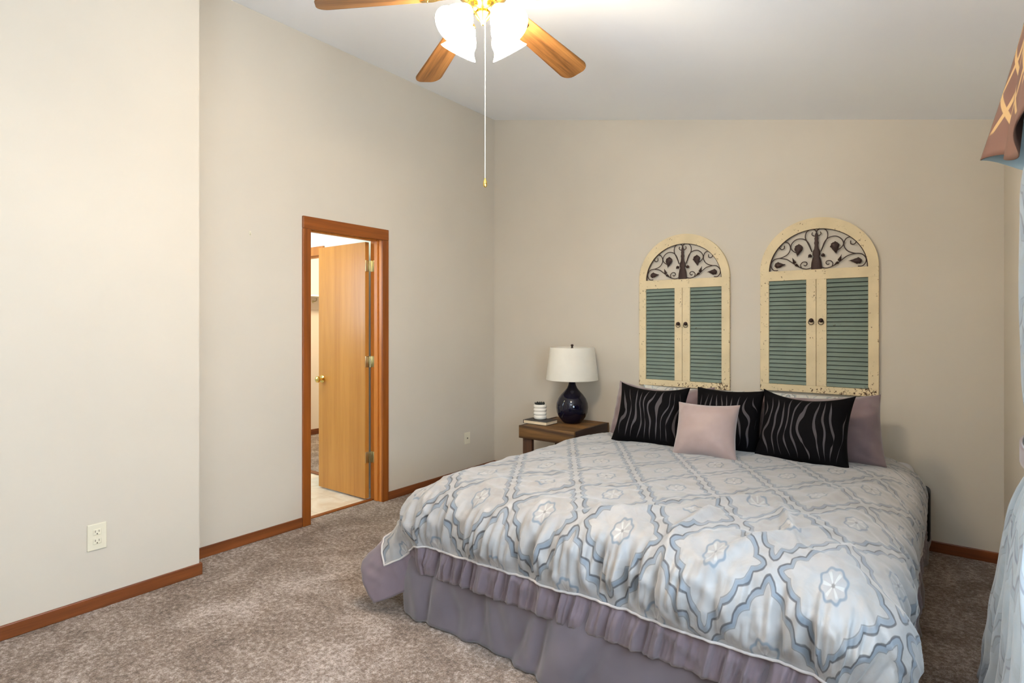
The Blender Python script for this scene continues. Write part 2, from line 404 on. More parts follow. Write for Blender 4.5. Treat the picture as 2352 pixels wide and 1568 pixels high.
# wall behind the camera with an added window opening for the fill light
NX0, NX1, NZ0, NZ1 = -1.20, 0.10, 0.75, 2.25
m = MB()
m.prism([(XN, 0), (NX0, 0), (NX0, ceil_z(NX0)), (XN, ceil_z(XN))], YF-T, YF)
m.prism([(NX1, 0), (XR, 0), (XR, ceil_z(XR)), (NX1, ceil_z(NX1))], YF-T, YF)
m.prism([(NX0, 0), (NX1, 0), (NX1, NZ0), (NX0, NZ0)], YF-T, YF)
m.prism([(NX0, NZ1), (NX1, NZ1), (NX1, ceil_z(NX1)), (NX0, ceil_z(NX0))], YF-T, YF)
struct(m.build('wall_near', M_wall))
m = MB(); x0, x1 = XL-T-0.1, XR+T
m.prism([(x0, ceil_z(x0)), (x1, ceil_z(x1)), (x1, ceil_z(x1)+0.12), (x0, ceil_z(x0)+0.12)], YF-T, YB+T)
struct(m.build('ceiling', M_ceil))
m = MB(); m.box(-3.55, XR+T, YF-T, YB+T, -0.1, 0.0)
struct(m.build('floor', M_carpet))

# window units
def window(name, axis, a0, a1, z0, z1, pos, depth):
    r = bpy.data.objects.new(name, None); C.objects.link(r); struct(r)
    def bx(m, p, q, s, e, d0, d1):
        if axis == 'X': m.box(d0, d1, p, q, s, e, 0.004)
        else: m.box(p, q, d0, d1, s, e, 0.004)
    m = MB(); w = 0.05; d0, d1 = pos, pos+depth
    bx(m, a0, a1, z0, z0+w, d0, d1); bx(m, a0, a1, z1-w, z1, d0, d1); bx(m, a0, a0+w, z0+w, z1-w, d0, d1); bx(m, a1-w, a1, z0+w, z1-w, d0, d1)
    bx(m, a0+w, a1-w, (z0+z1)/2-0.02, (z0+z1)/2+0.02, d0, d1)
    m.build('window_frame', M_white, r)
    m = MB(); mid = (d0+d1)/2
    if axis == 'X': m.box(mid-0.002, mid+0.002, a0+w, a1-w, z0+w, z1-w)
    else: m.box(a0+w, a1-w, mid-0.002, mid+0.002, z0+w, z1-w)
    m.build('window_pane', M_glass, r)
    return r
window('window_1', 'X', WY0, WY1, WZ0, WZ1, XR+0.03, 0.05)
window('window_rear_added', 'Y', NX0, NX1, NZ0, NZ1, YF-0.08, 0.05)  # second one is an added window, put in for the rear fill

# baseboards
def base_prof_box(m, x0, x1, y0, y1):
    m.box(x0, x1, y0, y1, 0.0, BBH, 0.004)
m = MB(); m.box(XL, XL+0.013, YN, DY0-0.062, 0, BBH, 0.004); m.box(XL, XL+0.013, DY1+0.062, YB, 0, BBH, 0.004)
struct(m.build('baseboard_left', M_trim))
m = MB(); m.box(XN, XN+0.013, YF, YN+0.013, 0, BBH, 0.004); m.box(XL+0.013, XN, YN, YN+0.013, 0, BBH, 0.004)
struct(m.build('baseboard_left_near', M_trim))
m = MB(); m.box(XL, XR, YB-0.013, YB, 0, BBH, 0.004); struct(m.build('baseboard_back', M_trimx))
m = MB(); m.box(XR-0.013, XR, YF, YB, 0, BBH, 0.004); struct(m.build('baseboard_right', M_trim))

# door casing, jambs and stop
m = MB(); cw = 0.06
m.box(XL-0.002, XL+0.016, DY0-cw, DY0, 0, DZ-0.004, 0.004)
m.box(XL-0.002, XL+0.016, DY1, DY1+cw, 0, DZ-0.004, 0.004)
struct(m.build('trim_door_casing', M_case))
m = MB(); m.box(XL-0.002, XL+0.017, DY0-cw, DY1+cw, DZ-0.004, DZ+cw+0.02, 0.004)
struct(m.build('trim_door_head', M_casey))
m = MB()
m.box(XL-T-0.004, XL, DY0-0.018, DY0, 0, DZ+0.018); m.box(XL-T-0.004, XL, DY1, DY1+0.018, 0, DZ+0.018); m.box(XL-T-0.004, XL, DY0, DY1, DZ, DZ+0.018)
m.box(XL-0.075, XL-0.035, DY0, DY0+0.011, 0, DZ, 0.003); m.box(XL-0.075, XL-0.035, DY1-0.011, DY1, 0, DZ, 0.003); m.box(XL-0.075, XL-0.035, DY0+0.011, DY1-0.011, DZ-0.011, DZ, 0.003)
m.box(XL-T-0.02, XL-T-0.004, DY0-cw, DY0, 0, DZ, 0.003); m.box(XL-T-0.02, XL-T-0.004, DY1, DY1+cw, 0, DZ, 0.003); m.box(XL-T-0.02, XL-T-0.004, DY0-cw, DY1+cw, DZ, DZ+cw, 0.003)
struct(m.build('trim_door_jamb', M_jamb))
m = MB(); m.box(-3.575, -3.535, DY0, DY1, -0.001, 0.007, 0.003); struct(m.build('trim_threshold', M_casey))

# door leaf opened into the bathroom (hinged on the far jamb)
door = bpy.data.objects.new('door_1', None); C.objects.link(door); struct(door); door.location = (-3.568, DY1-0.004, 0)
door.rotation_euler = (0, 0, math.radians(0.8))
m = MB(); m.box(-0.60, -0.004, -0.052, -0.016, 0.014, 2.0, 0.002); leaf = m.build('door_leaf', M_leaf, door)
for z in (1.816, 1.073, 0.331):
    m = MB()
    m.box(-0.006, 0.0, -0.05, -0.016, z-0.043, z+0.043, 0.001); m.box(0.0, 0.035, 0.0015, 0.0045, z-0.043, z+0.043, 0.001)
    for k in range(5):
        m.lathe([(0, 0), (0.0062, 0.0), (0.0062, 0.0158), (0, 0.0158)], 16, (0.004, -0.012, z-0.043+k*0.0172))
    m.box(0.002, 0.006, -0.012, 0.003, z-0.043, z+0.043)
    m.build('hinge', M_nickel, door, True)
kn = MB(); Rk = Matrix.Rotation(PI/2, 4, 'X')
kn.lathe([(0, 0), (0.03, 0), (0.031, 0.006), (0.012, 0.012), (0.011, 0.028), (0.02, 0.034), (0.027, 0.046), (0.026, 0.056), (0.016, 0.064), (0, 0.066)], 32, (-0.545, -0.052, 0.911), Rk)
kn.build('door_knob', M_brass, door, True)
kn = MB(); Rk2 = Matrix.Rotation(-PI/2, 4, 'X')
kn.lathe([(0, 0), (0.03, 0), (0.031, 0.006), (0.012, 0.012), (0.011, 0.028), (0.02, 0.034), (0.027, 0.046), (0.026, 0.056), (0.016, 0.064), (0, 0.066)], 32, (-0.545, -0.016, 0.911), Rk2)
kn.build('door_knob', M_brass, door, True)
kn = MB(); kn.box(-0.602, -0.599, -0.046, -0.022, 0.88, 0.94, 0.001); kn.build('latch_plate', M_nickel, door)

# bathroom beyond
BX = -6.0; BY0, BY1 = 1.15, 3.06; CX0, CX1 = -5.25, -4.505; CZ = 1.99
m = MB(); m.box(-6.6, -3.55, 1.0, 5.2, -0.1, -0.001); struct(m.build('floor_bathroom', M_vinyl))
m = MB(); m.box(-6.35, XL-T, 3.10, 5.1, -0.001, 0.006); struct(m.build('floor_closet', M_carpet))
m = MB(); m.box(-5.25, -4.505, 3.045, 3.10, 0.0, 0.008, 0.002); struct(m.build('trim_closet_threshold', M_trimx))
m = MB()
m.box(CX1+0.018, XL-T, BY1, BY1+0.1, 0, 2.5); m.box(BX-0.4, CX0-0.018, BY1, BY1+0.1, 0, 2.5); m.box(CX0-0.018, CX1+0.018, BY1, BY1+0.1, CZ+0.018, 2.5)
m.box(BX-0.1, BX, BY0, BY1, 0, 2.5); m.box(BX, XL-T, BY0-0.1, BY0, 0, 2.5)
struct(m.build('wall_bathroom', M_bath))
m = MB(); m.box(-6.7, XL-T, BY0-0.1, 5.2, 2.44, 2.5); struct(m.build('ceiling_bathroom', M_bath))
m = MB(); m.box(-6.35, -6.24, 3.16, 5.1, 0, 2.44); m.box(-6.35, XL-T, 5.0, 5.1, 0, 2.44); m.box(-6.24, CX0-0.02, 3.16, 3.17, 0, 2.44)
struct(m.build('wall_closet', M_closet))
m = MB(); m.box(-6.24, -6.227, 3.17, 5.0, 0.006, 0.075, 0.004); struct(m.build('baseboard_closet', M_trim))
m = MB()
m.box(CX1, CX1+0.06, BY1-0.016, BY1+0.001, 0, CZ, 0.004); m.box(CX0-0.06, CX0, BY1-0.016, BY1+0.001, 0, CZ, 0.004)
m.box(CX1, CX1+0.018, BY1, BY1+0.1, 0, CZ+0.018); m.box(CX0-0.018, CX0, BY1, BY1+0.1, 0, CZ+0.018); m.box(CX0, CX1, BY1, BY1+0.1, CZ, CZ+0.018)
m.box(CX0, CX1, BY1+0.03, BY1+0.07, CZ-0.012, CZ, 0.002)
m.box(CX0-0.06, CX1+0.06, BY1-0.017, BY1+0.001, CZ, CZ+0.08, 0.004)
struct(m.build('trim_closet_casing', M_jamb))
sh = thing('closet_shelf', 'white closet shelf on a wall cleat, seen through the open door', 'shelf', (-6.24, 3.2, 1.70))
m = MB(); m.box(0, 0.32, 0, 1.78, 0, 0.018, 0.002); m.build('shelf_board', M_white, sh)
m = MB(); m.box(0, 0.018, 0, 1.78, -0.15, 0, 0.002); m.build('cleat', M_closet, sh)
m = MB(); m.tube(catmull([(0.018, 0.92, -0.05), (0.07, 0.92, -0.045), (0.09, 0.92, -0.03), (0.085, 0.92, -0.01)]), 0.006)
m.lathe([(0, 0), (0.018, 0), (0.014, 0.008), (0, 0.01)], 20, (0.018, 0.92, -0.05), Matrix.Rotation(PI/2, 4, 'Y'))
m.build('hook', M_nickel, sh, True)

# outlets, wall plate, hook
def outlet(name, label, x, y0, y1, z0, z1, duplex, cat):
    r = thing(name, label, cat, (x, (y0+y1)/2, z0)); w = (y1-y0)/2; h = z1-z0
    m = MB(); m.box(0, 0.006, -w, w, 0, h, 0.0025); m.build('cover_plate', M_plate, r)
    if duplex:
        for zc in (h*0.33, h*0.68):
            m = MB(); m.box(0.004, 0.0075, -0.017, 0.017, zc-0.014, zc+0.014, 0.003); rec = m.build('receptacle', M_plate, r)
            m = MB(); m.box(0.006, 0.0079, -0.009, -0.0065, zc-0.001, zc+0.009); m.box(0.006, 0.0079, 0.0065, 0.009, zc-0.001, zc+0.009)
            m.lathe([(0, 0), (0.003, 0), (0.003, 0.0021), (0, 0.0021)], 12, (0.006, 0, zc-0.008), Matrix.Rotation(PI/2, 4, 'Y'))
            m.build('slots', M_slot, rec)
        m = MB(); m.lathe([(0, 0), (0.003, 0), (0.002, 0.001), (0, 0.001)], 12, (0.0059, 0, h/2), Matrix.Rotation(PI/2, 4, 'Y')); m.build('screw', M_plate, r)
    else:
        m = MB(); m.lathe([(0, 0), (0.007, 0), (0.006, 0.004), (0.002, 0.008), (0, 0.008)], 16, (0.0059, 0, h/2), Matrix.Rotation(PI/2, 4, 'Y')); m.build('jack', M_slot, r, True)
    return r
outlet('wall_outlet', 'ivory duplex outlet low on the nearer left wall', XN, 0.928, 1.006, 0.283, 0.407, True, 'outlet')
outlet('wall_plate', 'small ivory wall plate with a centre jack, between the door and the back corner', XL, 3.820, 3.896, 0.285, 0.389, False, 'wall plate')
m = MB(); m.box(0, 0.004, -0.006, 0.006, 0, 0.022, 0.002); m.tube(catmull([(0.003, 0, 0.016), (0.010, 0, 0.010), (0.012, 0, 0.004), (0.012, 0, 0.0), (0.008, 0, -0.003)], 4), 0.002)
o = m.build('wall_hook', M_plate, None, True, (XL, 1.837, 1.918)); tag(o, 'tiny white hook stuck on the left wall beside the door', 'hook')

# ------------------------------------------------------------------ ceiling fan
FX, FY, FZ = -1.489, 1.762, 2.690
fan = thing('ceiling_fan', 'five-blade oak and brass ceiling fan with four lit glass shades and a pull chain', 'ceiling fan', (FX, FY, FZ))
zc = ceil_z(FX) - FZ
m = MB(); m.lathe([(0, zc+0.02), (0.075, zc+0.012), (0.07, zc-0.03), (0.035, zc-0.06), (0.016, zc-0.065), (0, zc-0.065)], 40); m.build('canopy', M_brass, fan, True)
m = MB(); m.lathe([(0, zc-0.05), (0.012, zc-0.05), (0.012, 0.08), (0, 0.08)], 20); m.build('downrod', M_brass, fan, True)
m = MB(); m.lathe([(0, 0.095), (0.03, 0.095), (0.05, 0.088), (0.10, 0.075), (0.115, 0.05), (0.115, 0.015), (0.10, -0.005), (0.085, -0.015), (0.07, -0.02), (0, -0.02)], 48); m.build('motor_housing', M_brass, fan, True)
DROOP, PITCH, RT, AZ = 0.171, -0.208, 0.657, 1.474
def blade_mesh():
    b = bmesh.new(); n = 14; outl = []
    r0, r1, w0, w1 = 0.19, RT, 0.052, 0.0695
    outl.append((r0, -w0*0.75)); outl.append((r0+0.03, -w0)); 
    for k in range(7): outl.append((r0+0.03+(r1-0.05-r0-0.03)*(k+1)/7, -(w0+(w1-w0)*(k+1)/7)))
    for k in range(1, 7):
        a = -PI/2*(1-k/6); outl.append((r1-0.05+0.042*math.cos(a)+0.008*(k/6), (w1-0.042)*-1+0.042*math.sin(a)))
    full = outl + [(x, -y) for x, y in outl[::-1]]
    m = MB(); m.prism(full, -0.003, 0.003, 'Z'); bmesh.ops.bevel(m.bm, geom=[e for e in m.bm.edges if abs(e.verts[0].co.z-e.verts[1].co.z) < 1e-6 and len(e.link_faces) == 2], offset=0.0015, segments=2, affect='EDGES')
    return m
def iron_mesh():
    m = MB()
    m.prism([(0.075, -0.016), (0.13, -0.012), (0.175, -0.020), (0.20, -0.036), (0.245, -0.034), (0.255, -0.020), (0.235, 0.0), (0.255, 0.020), (0.245, 0.034), (0.20, 0.036), (0.175, 0.020), (0.13, 0.012), (0.075, 0.016)], -0.0085, -0.0035, 'Z')
    for y in (-0.024, 0.024, 0): m.lathe([(0, -0.002), (0.005, -0.002), (0.004, -0.005), (0, -0.005)], 12, (0.225, y, -0.0065))
    return m
RB = lambda k: Matrix.Rotation(AZ+k*2*PI/5, 4, 'Z') @ Matrix.Rotation(DROOP, 4, 'Y') @ Matrix.Rotation(PITCH, 4, 'X')
b0 = blade_mesh().build('fan_blade', M_blade, fan, True); i0 = iron_mesh().build('blade_iron', M_brass, b0, True)
b0.matrix_local = RB(0)
for k in range(1, 5):
    bb = b0.copy(); C.objects.link(bb); bb.parent = fan; bb.matrix_local = RB(k)
    ii = i0.copy(); C.objects.link(ii); ii.parent = bb
# light kit
m = MB(); m.lathe([(0, -0.018), (0.055, -0.02), (0.06, -0.04), (0.05, -0.06), (0.03, -0.072), (0.034, -0.085), (0.024, -0.10), (0.010, -0.112), (0.006, -0.125), (0, -0.127)], 40); kit = m.build('light_fitter', M_brass, fan, True)
TILT = math.radians(38)
def shade_prof():
    o = [(0.022, 0.0), (0.030, -0.006), (0.036, -0.022), (0.050, -0.045), (0.058, -0.065), (0.058, -0.080), (0.060, -0.092), (0.070, -0.106), (0.079, -0.116)]
    return o + [(0.0765, -0.117)] + [(r-0.0025, z) for r, z in o[::-1][1:]]
for k in range(4):
    az = YAW + PI/4 + k*PI/2
    h = Vector((math.cos(az), math.sin(az), 0))
    neck = h*0.082 + Vector((0, 0, -0.095))
    m = MB(); m.tube(catmull([h*0.03+Vector((0, 0, -0.05)), h*0.055+Vector((0, 0, -0.045)), h*0.072+Vector((0, 0, -0.06)), h*0.080+Vector((0, 0, -0.09))], 5), 0.006)
    Rm = Matrix.Rotation(az, 4, 'Z') @ Matrix.Rotation(-TILT, 4, 'Y')
    m.lathe([(0, 0.012), (0.018, 0.012), (0.027, 0.004), (0.027, -0.010), (0.022, -0.012), (0, -0.012)], 28, neck, Rm)
    m.build('lamp_arm', M_brass, fan, True)
    m = MB(); m.lathe(shade_prof(), 48, (0, 0, 0)); shd = m.build('lamp_shade', M_shadeglass, fan, 'all')
    shd.matrix_local = Matrix.Translation(neck) @ Rm
    m = MB(); m.lathe([(0, -0.012), (0.012, -0.014), (0.014, -0.03), (0.026, -0.055), (0.028, -0.07), (0.02, -0.086), (0, -0.094)], 24); bu = m.build('bulb', M_bulb, shd, 'all')
    P = Vector((FX, FY, FZ)) + neck + (Rm @ Vector((0, 0, -0.15)))
    ld = bpy.data.lights.new('fan_lamp', 'SPOT'); ld.energy = FAN_W; ld.color = FAN_COL; ld.shadow_soft_size = 0.05
    ld.spot_size = math.radians(158); ld.spot_blend = 0.55
    lo = bpy.data.objects.new('fan_lamp', ld); C.objects.link(lo); lo.matrix_world = Matrix.Translation(P) @ Rm
m = MB(); cx, cy = 0.012, 0.0
m.tube([(cx, cy, -0.10), (cx, cy, -0.745)], 0.0016, 6)
ch = m.build('pull_chain', M_shadefab, fan)
m = MB(); m.lathe([(0, -0.744), (0.004, -0.745), (0.004, -0.752), (0.008, -0.758), (0.0085, -0.775), (0.004, -0.782), (0, -0.782)], 16, (cx, cy, 0)); m.build('chain_fob', M_brass, ch, True)

# ------------------------------------------------------------------ bed
Xc, HW, YFT, ZT, RR = -1.08, 0.982, 1.815, 0.622, 0.20
bed = thing('bed', 'king bed with mauve skirt against the back wall', 'bed', (Xc, 3.0, 0))
def L(x, y, z): return (x-Xc, y-3.0, z)
m = MB(); m.box(-0.93, 0.93, 1.92-3.0, 4.20-3.0, 0.30, 0.53, 0.05, seg=4); m.build('mattress', M_mattress, bed, True)
m = MB(); m.box(-0.93, 0.945, 1.93-3.0, 4.215-3.0, 0.05, 0.30, 0.02); m.build('box_spring', M_black, bed, True)
m = MB(); m.box(0.80, 1.008, 4.06-3.0, 4.225-3.0, 0.09, 0.40, 0.03, seg=4); m.build('dark_corner_block', M_black, bed, True)  # added black block standing in for the dark, shadowed patch at this corner
for sx in (-0.85, 0.85):
    for sy in (-0.95, 1.1):
        m = MB(); m.box(sx-0.03, sx+0.03, sy-0.03, sy+0.03, 0.0, 0.06, 0.004); m.build('leg', M_black, bed)
def skirt():
    path = []
    xl, xr, yf, yh = -0.975, 0.94, 1.85-3.0, 4.18-3.0
    def seg(p, q, n):
        for i in range(n): t = i/n; path.append((p[0]+(q[0]-p[0])*t, p[1]+(q[1]-p[1])*t))
    r = 0.05
    seg((xl, yh), (xl, yf+r), 120)
    for i in range(10): a = PI+PI/2*i/10; path.append((xl+r+r*math.cos(a), yf+r+r*math.sin(a)))
    seg((xl+r, yf), (xr-r, yf), 160)
    for i in range(10): a = 1.5*PI+PI/2*i/10; path.append((xr-r+r*math.cos(a), yf+r+r*math.sin(a)))
    seg((xr, yf+r), (xr, yh), 120); path.append((xr, yh))
    n = len(path); P = []; s = 0
    for i in range(n):
        p = Vector(path[i]); t = Vector(path[min(i+1, n-1)]) - Vector(path[max(i-1, 0)]); t.normalize(); o = Vector((t.y, -t.x)) * 1.0
        if i: s += (Vector(path[i])-Vector(path[i-1])).length
        col = []
        for j in range(26):
            v = j/25; z = 0.36*(1-v)+0.006
            w = 0.040*noise.noise(Vector((s*2.3+4+v*0.4, 0, v*0.5))) + 0.030*noise.noise(Vector((s*5.0+v*0.9, 3, v*0.8))) + 0.010*noise.noise(Vector((s*14-v, 6, v)))
            pl = -0.034*math.exp(-((((s+0.24+v*0.06) % 0.62)-0.3)/0.026)**2) 
            cr = -0.030*(1-abs(noise.noise(Vector((s*3.2+v*0.5, 9, v*0.6))))*4.5) ; cr = min(0, cr)
            off = (0.012+0.030*v) + (w*1.7+pl+cr*0.8)*sm(0.0, 0.8, v) + 0.003*noise.noise(Vector((s*20, 1, v*3)))
            q = p + o*off; col.append((q.x, q.y, z))
        P.append(col)
    ob = grid_obj('bed_skirt', P, M_skirt, bed, flip=True)
    md = ob.modifiers.new('thickness', 'SOLIDIFY'); md.thickness = 0.003
skirt()

# ---- comforter: a quilted sheet draped over the bed
U0 = HW - RR             # sheet half width where the shoulder starts
V0 = YFT + RR            # sheet y where the foot shoulder starts
S_PIPE, S_END = 0.392, 0.525
Y_HEAD = 4.02
ARC = RR*PI/2
def drape(u, v):
    """sheet coordinates (metres; u across, v along the bed) -> world point, outward normal"""
    ex = abs(u)-U0; ey = V0 - v; sx = -1 if u < 0 else 1
    px = u if ex <= 0 else sx*U0; py = v if ey <= 0 else V0
    ex = max(0, ex); ey = max(0, ey)
    p_ = 2.35
    s = (ex**p_ + ey**p_)**(1/p_) if (ex > 0 or ey > 0) else 0.0
    nx_, ny_ = px, py
    crown = 0.022*(1-(u/1.25)**2) - 0.055*sm(3.2, 4.0, v)
    if s <= 1e-9:
        return Vector((Xc+px, py, ZT+crown)), Vector((0, 0, 1)), 0.0, 0.0, 0.0
    th = math.atan2(ey, ex)            # 0 = side, pi/2 = foot
    corner = math.sin(2*th) if (ex > 0 and ey > 0) else 0.0
    d = Vector((sx*math.cos(th), -math.sin(th), 0))
    if s < ARC:
        f = s/RR; h = RR*math.sin(f); dz = RR*(1-math.cos(f)); nrm = d*math.sin(f)+Vector((0, 0, math.cos(f)))
    else:
        e = s-ARC; f = PI/2
        deg = math.degrees(th)
        lob = math.exp(-((deg-30)/17)**2) if sx < 0 else math.exp(-((deg-45)/20)**2)
        val = math.exp(-((deg-63)/12)**2)
        fl = 0.06 + 0.62*lob*(1 if ey > 0 and ex > 0 else 0)*(1.0 if sx < 0 else 0.3) - 0.26*val*(1 if ex > 0 and ey > 0 else 0)
        h = RR + e*fl; dz = RR + e*math.sqrt(max(0.2, 1-fl*fl)); nrm = d.copy()
    # keep the corner square-ish: push out where the two drops meet
    k = 1 + 0.26*corner*sm(0, ARC, s)
    return Vector((Xc+px, py, ZT+crown)) + d*h*k + Vector((0, 0, -dz)), nrm.normalized(), s, th, corner
def folds(u, v, s, th, corner, P, nrm):
    """wrinkles as displacement along the normal"""
    CR = 1.4
    n1 = noise.fractal(Vector((u*5, v*5, 0)), 0.8, 2.1, 4)
    rg = noise.noise(Vector((u*7+v*3, v*6-u*2, 4)))
    d = 0.009*n1 + 0.010*max(0, 0.25-abs(rg))*4*sm(2.9, 1.9, v) - 0.004
    # soft crossing ridges on the top
    for (cx_, cy_, an, ln, wd, am) in ((0.42, 2.40, 0.9, 0.20, 0.018, 0.020), (0.62, 2.25, 1.9, 0.22, 0.016, 0.018), (0.1, 2.0, 0.5, 0.35, 0.03, 0.016), (-0.25, 2.15, 0.3, 0.30, 0.03, 0.012), (0.72, 2.75, 1.3, 0.25, 0.03, 0.012), (0.35, 2.05, 1.35, 0.24, 0.02, 0.018), (0.55, 1.95, 1.0, 0.3, 0.025, 0.02)):
        du, dv = u-cx_, v-cy_; a = du*math.cos(an)+dv*math.sin(an); b = -du*math.sin(an)+dv*math.cos(an)
        d += CR*am*math.exp(-(a/ln)**2-(b/wd)**2)
    if s > 0:
        along = u if th > PI/4 else v
        env = sm(0.10, 0.30, s)*(1-0.88*sm(0.33, S_PIPE, s))
        g = noise.noise(Vector((along*15, 5.0+s*1.5, 1))) * 0.6 + noise.noise(Vector((along*34, 2.0+s*2.5, 7)))*0.4
        g = -abs(g)*2+0.5
        d += (0.056*g + 0.022*noise.noise(Vector((along*52+s*4, s*6, 2))))*env*(1-0.6*corner)*(1.0 if th > PI/4 else 0.35)
        d += 0.022*sm(0.08, 0.25, s)*(1-sm(0.30, 0.44, s))*(0.6+0.9*noise.noise(Vector((along*4, 0, 9))))
    return d
def sheet_axis():
    us = [];
    def lin_(a, b, st):
        n = max(1, int(round((b-a)/st))); return [a+(b-a)*i/n for i in range(n)]
    return lin_
la = sheet_axis()
half = la(0, U0, 0.0075) + la(U0, U0+S_PIPE, 0.0065) + [U0+S_PIPE]
us = [-x for x in half[::-1]] + half[1:]
vs = la(V0-S_PIPE, V0, 0.0075) + la(V0, Y_HEAD, 0.013) + [Y_HEAD]
comf = thing('comforter', 'pale blue-grey diamond damask comforter with mauve ruffled border, spread over the bed', 'comforter', (Xc, 3.0, ZT))
O = Vector((Xc, 3.0, ZT))
P, UV = [], []
for u in us:
    col, cu = [], []
    for v in vs:
        p, n, s, th, cr = drape(u, v); p = p + n*folds(u, v, s, th, cr, p, n)
        if p.z < 0.012: p.z = 0.012
        col.append(p-O); cu.append((u+Xc+0.26+0.17, v-2.42))
    P.append(col); UV.append(cu)
top = grid_obj('quilted_top', P, [M_damask, M_lining], comf, UV)
md = top.modifiers.new('thickness', 'SOLIDIFY'); md.thickness = 0.012; md.offset = -1; md.material_offset = 1; md.material_offset_rim = 0
# border loop: left side head->foot, foot left->right, right side foot->head, at distance s beyond the shoulder line
def loop_uv(sdist):
    pts = []
    nside = 260
    for i in range(nside): v = Y_HEAD + (V0-Y_HEAD)*i/nside; pts.append((-(U0+sdist), v))
    # corner in sheet space is square: run to the corner and round it slightly
    def seg(a, b, n): return [(a[0]+(b[0]-a[0])*i/n, a[1]+(b[1]-a[1])*i/n) for i in range(n)]
    pts += seg((-(U0+sdist), V0), (-(U0+sdist), V0-sdist), 50)
    pts += seg((-(U0+sdist), V0-sdist), (-U0, V0-sdist), 50)
    pts += seg((-U0, V0-sdist), (U0, V0-sdist), 420)
    pts += seg((U0, V0-sdist), (U0+sdist, V0-sdist), 50)
    pts += seg((U0+sdist, V0-sdist), (U0+sdist, V0), 50)
    pts += seg((U0+sdist, V0), (U0+sdist, Y_HEAD), nside); pts.append((U0+sdist, Y_HEAD))
    return pts
nrow = 14; rows = []
for j in range(nrow):
    t = j/(nrow-1); sd = S_PIPE + (S_END-S_PIPE)*t; row = []; arc = 0; last = None
    for (u, v) in loop_uv(sd):
        p, n, s, th, cr = drape(u, v)
        pf = p + n*folds(u, v, s, th, cr, p, n)
        along = (u if th > PI/4 else v)
        tilt = along*1.0 + t*0.03
        tl2 = along + t*0.035
        ph = tl2*2*PI*13 + 3.2*noise.noise(Vector((tl2*7, 1, 3)))
        am_ = 0.55+0.9*abs(noise.noise(Vector((tl2*5, 2, 6))))
        bump_ = am_*(math.sin(ph)*0.75 + 0.35*math.sin(ph*2.1+1) + 0.2*math.sin(ph*3.7)) 
        q = p + n*(folds(u, v, S_PIPE if s > S_PIPE else s, th, cr, p, n)*(1-t*0.5) + 0.024*(1-0.75*sm(0.0, 0.5, cr))*bump_*(0.12+0.88*math.sin(PI*min(1, t*0.86+0.02))) - 0.004 - 0.012*t*t)
        if q.z < 0.012: q.z = 0.012 + 0.01*random.random()*0
        row.append(q-O)
    rows.append(row)
Pb = [[rows[j][i] for j in range(nrow)] for i in range(len(rows[0]))]
ban = grid_obj('ruffled_border', Pb, [M_band, M_lining], comf, flip=True)
md = ban.modifiers.new('thickness', 'SOLIDIFY'); md.thickness = 0.006; md.offset = -1; md.material_offset = 1; md.material_offset_rim = 1
pts = []
for (u, v) in loop_uv(S_PIPE):
    p, n, s, th, cr = drape(u, v); p = p + n*(folds(u, v, s, th, cr, p, n)+0.002); p.z = max(p.z, 0.02); pts.append(p-O)
m = MB(); m.tube(pts, 0.0048, 8); m.build('piping', M_pipe, comf, 'all')

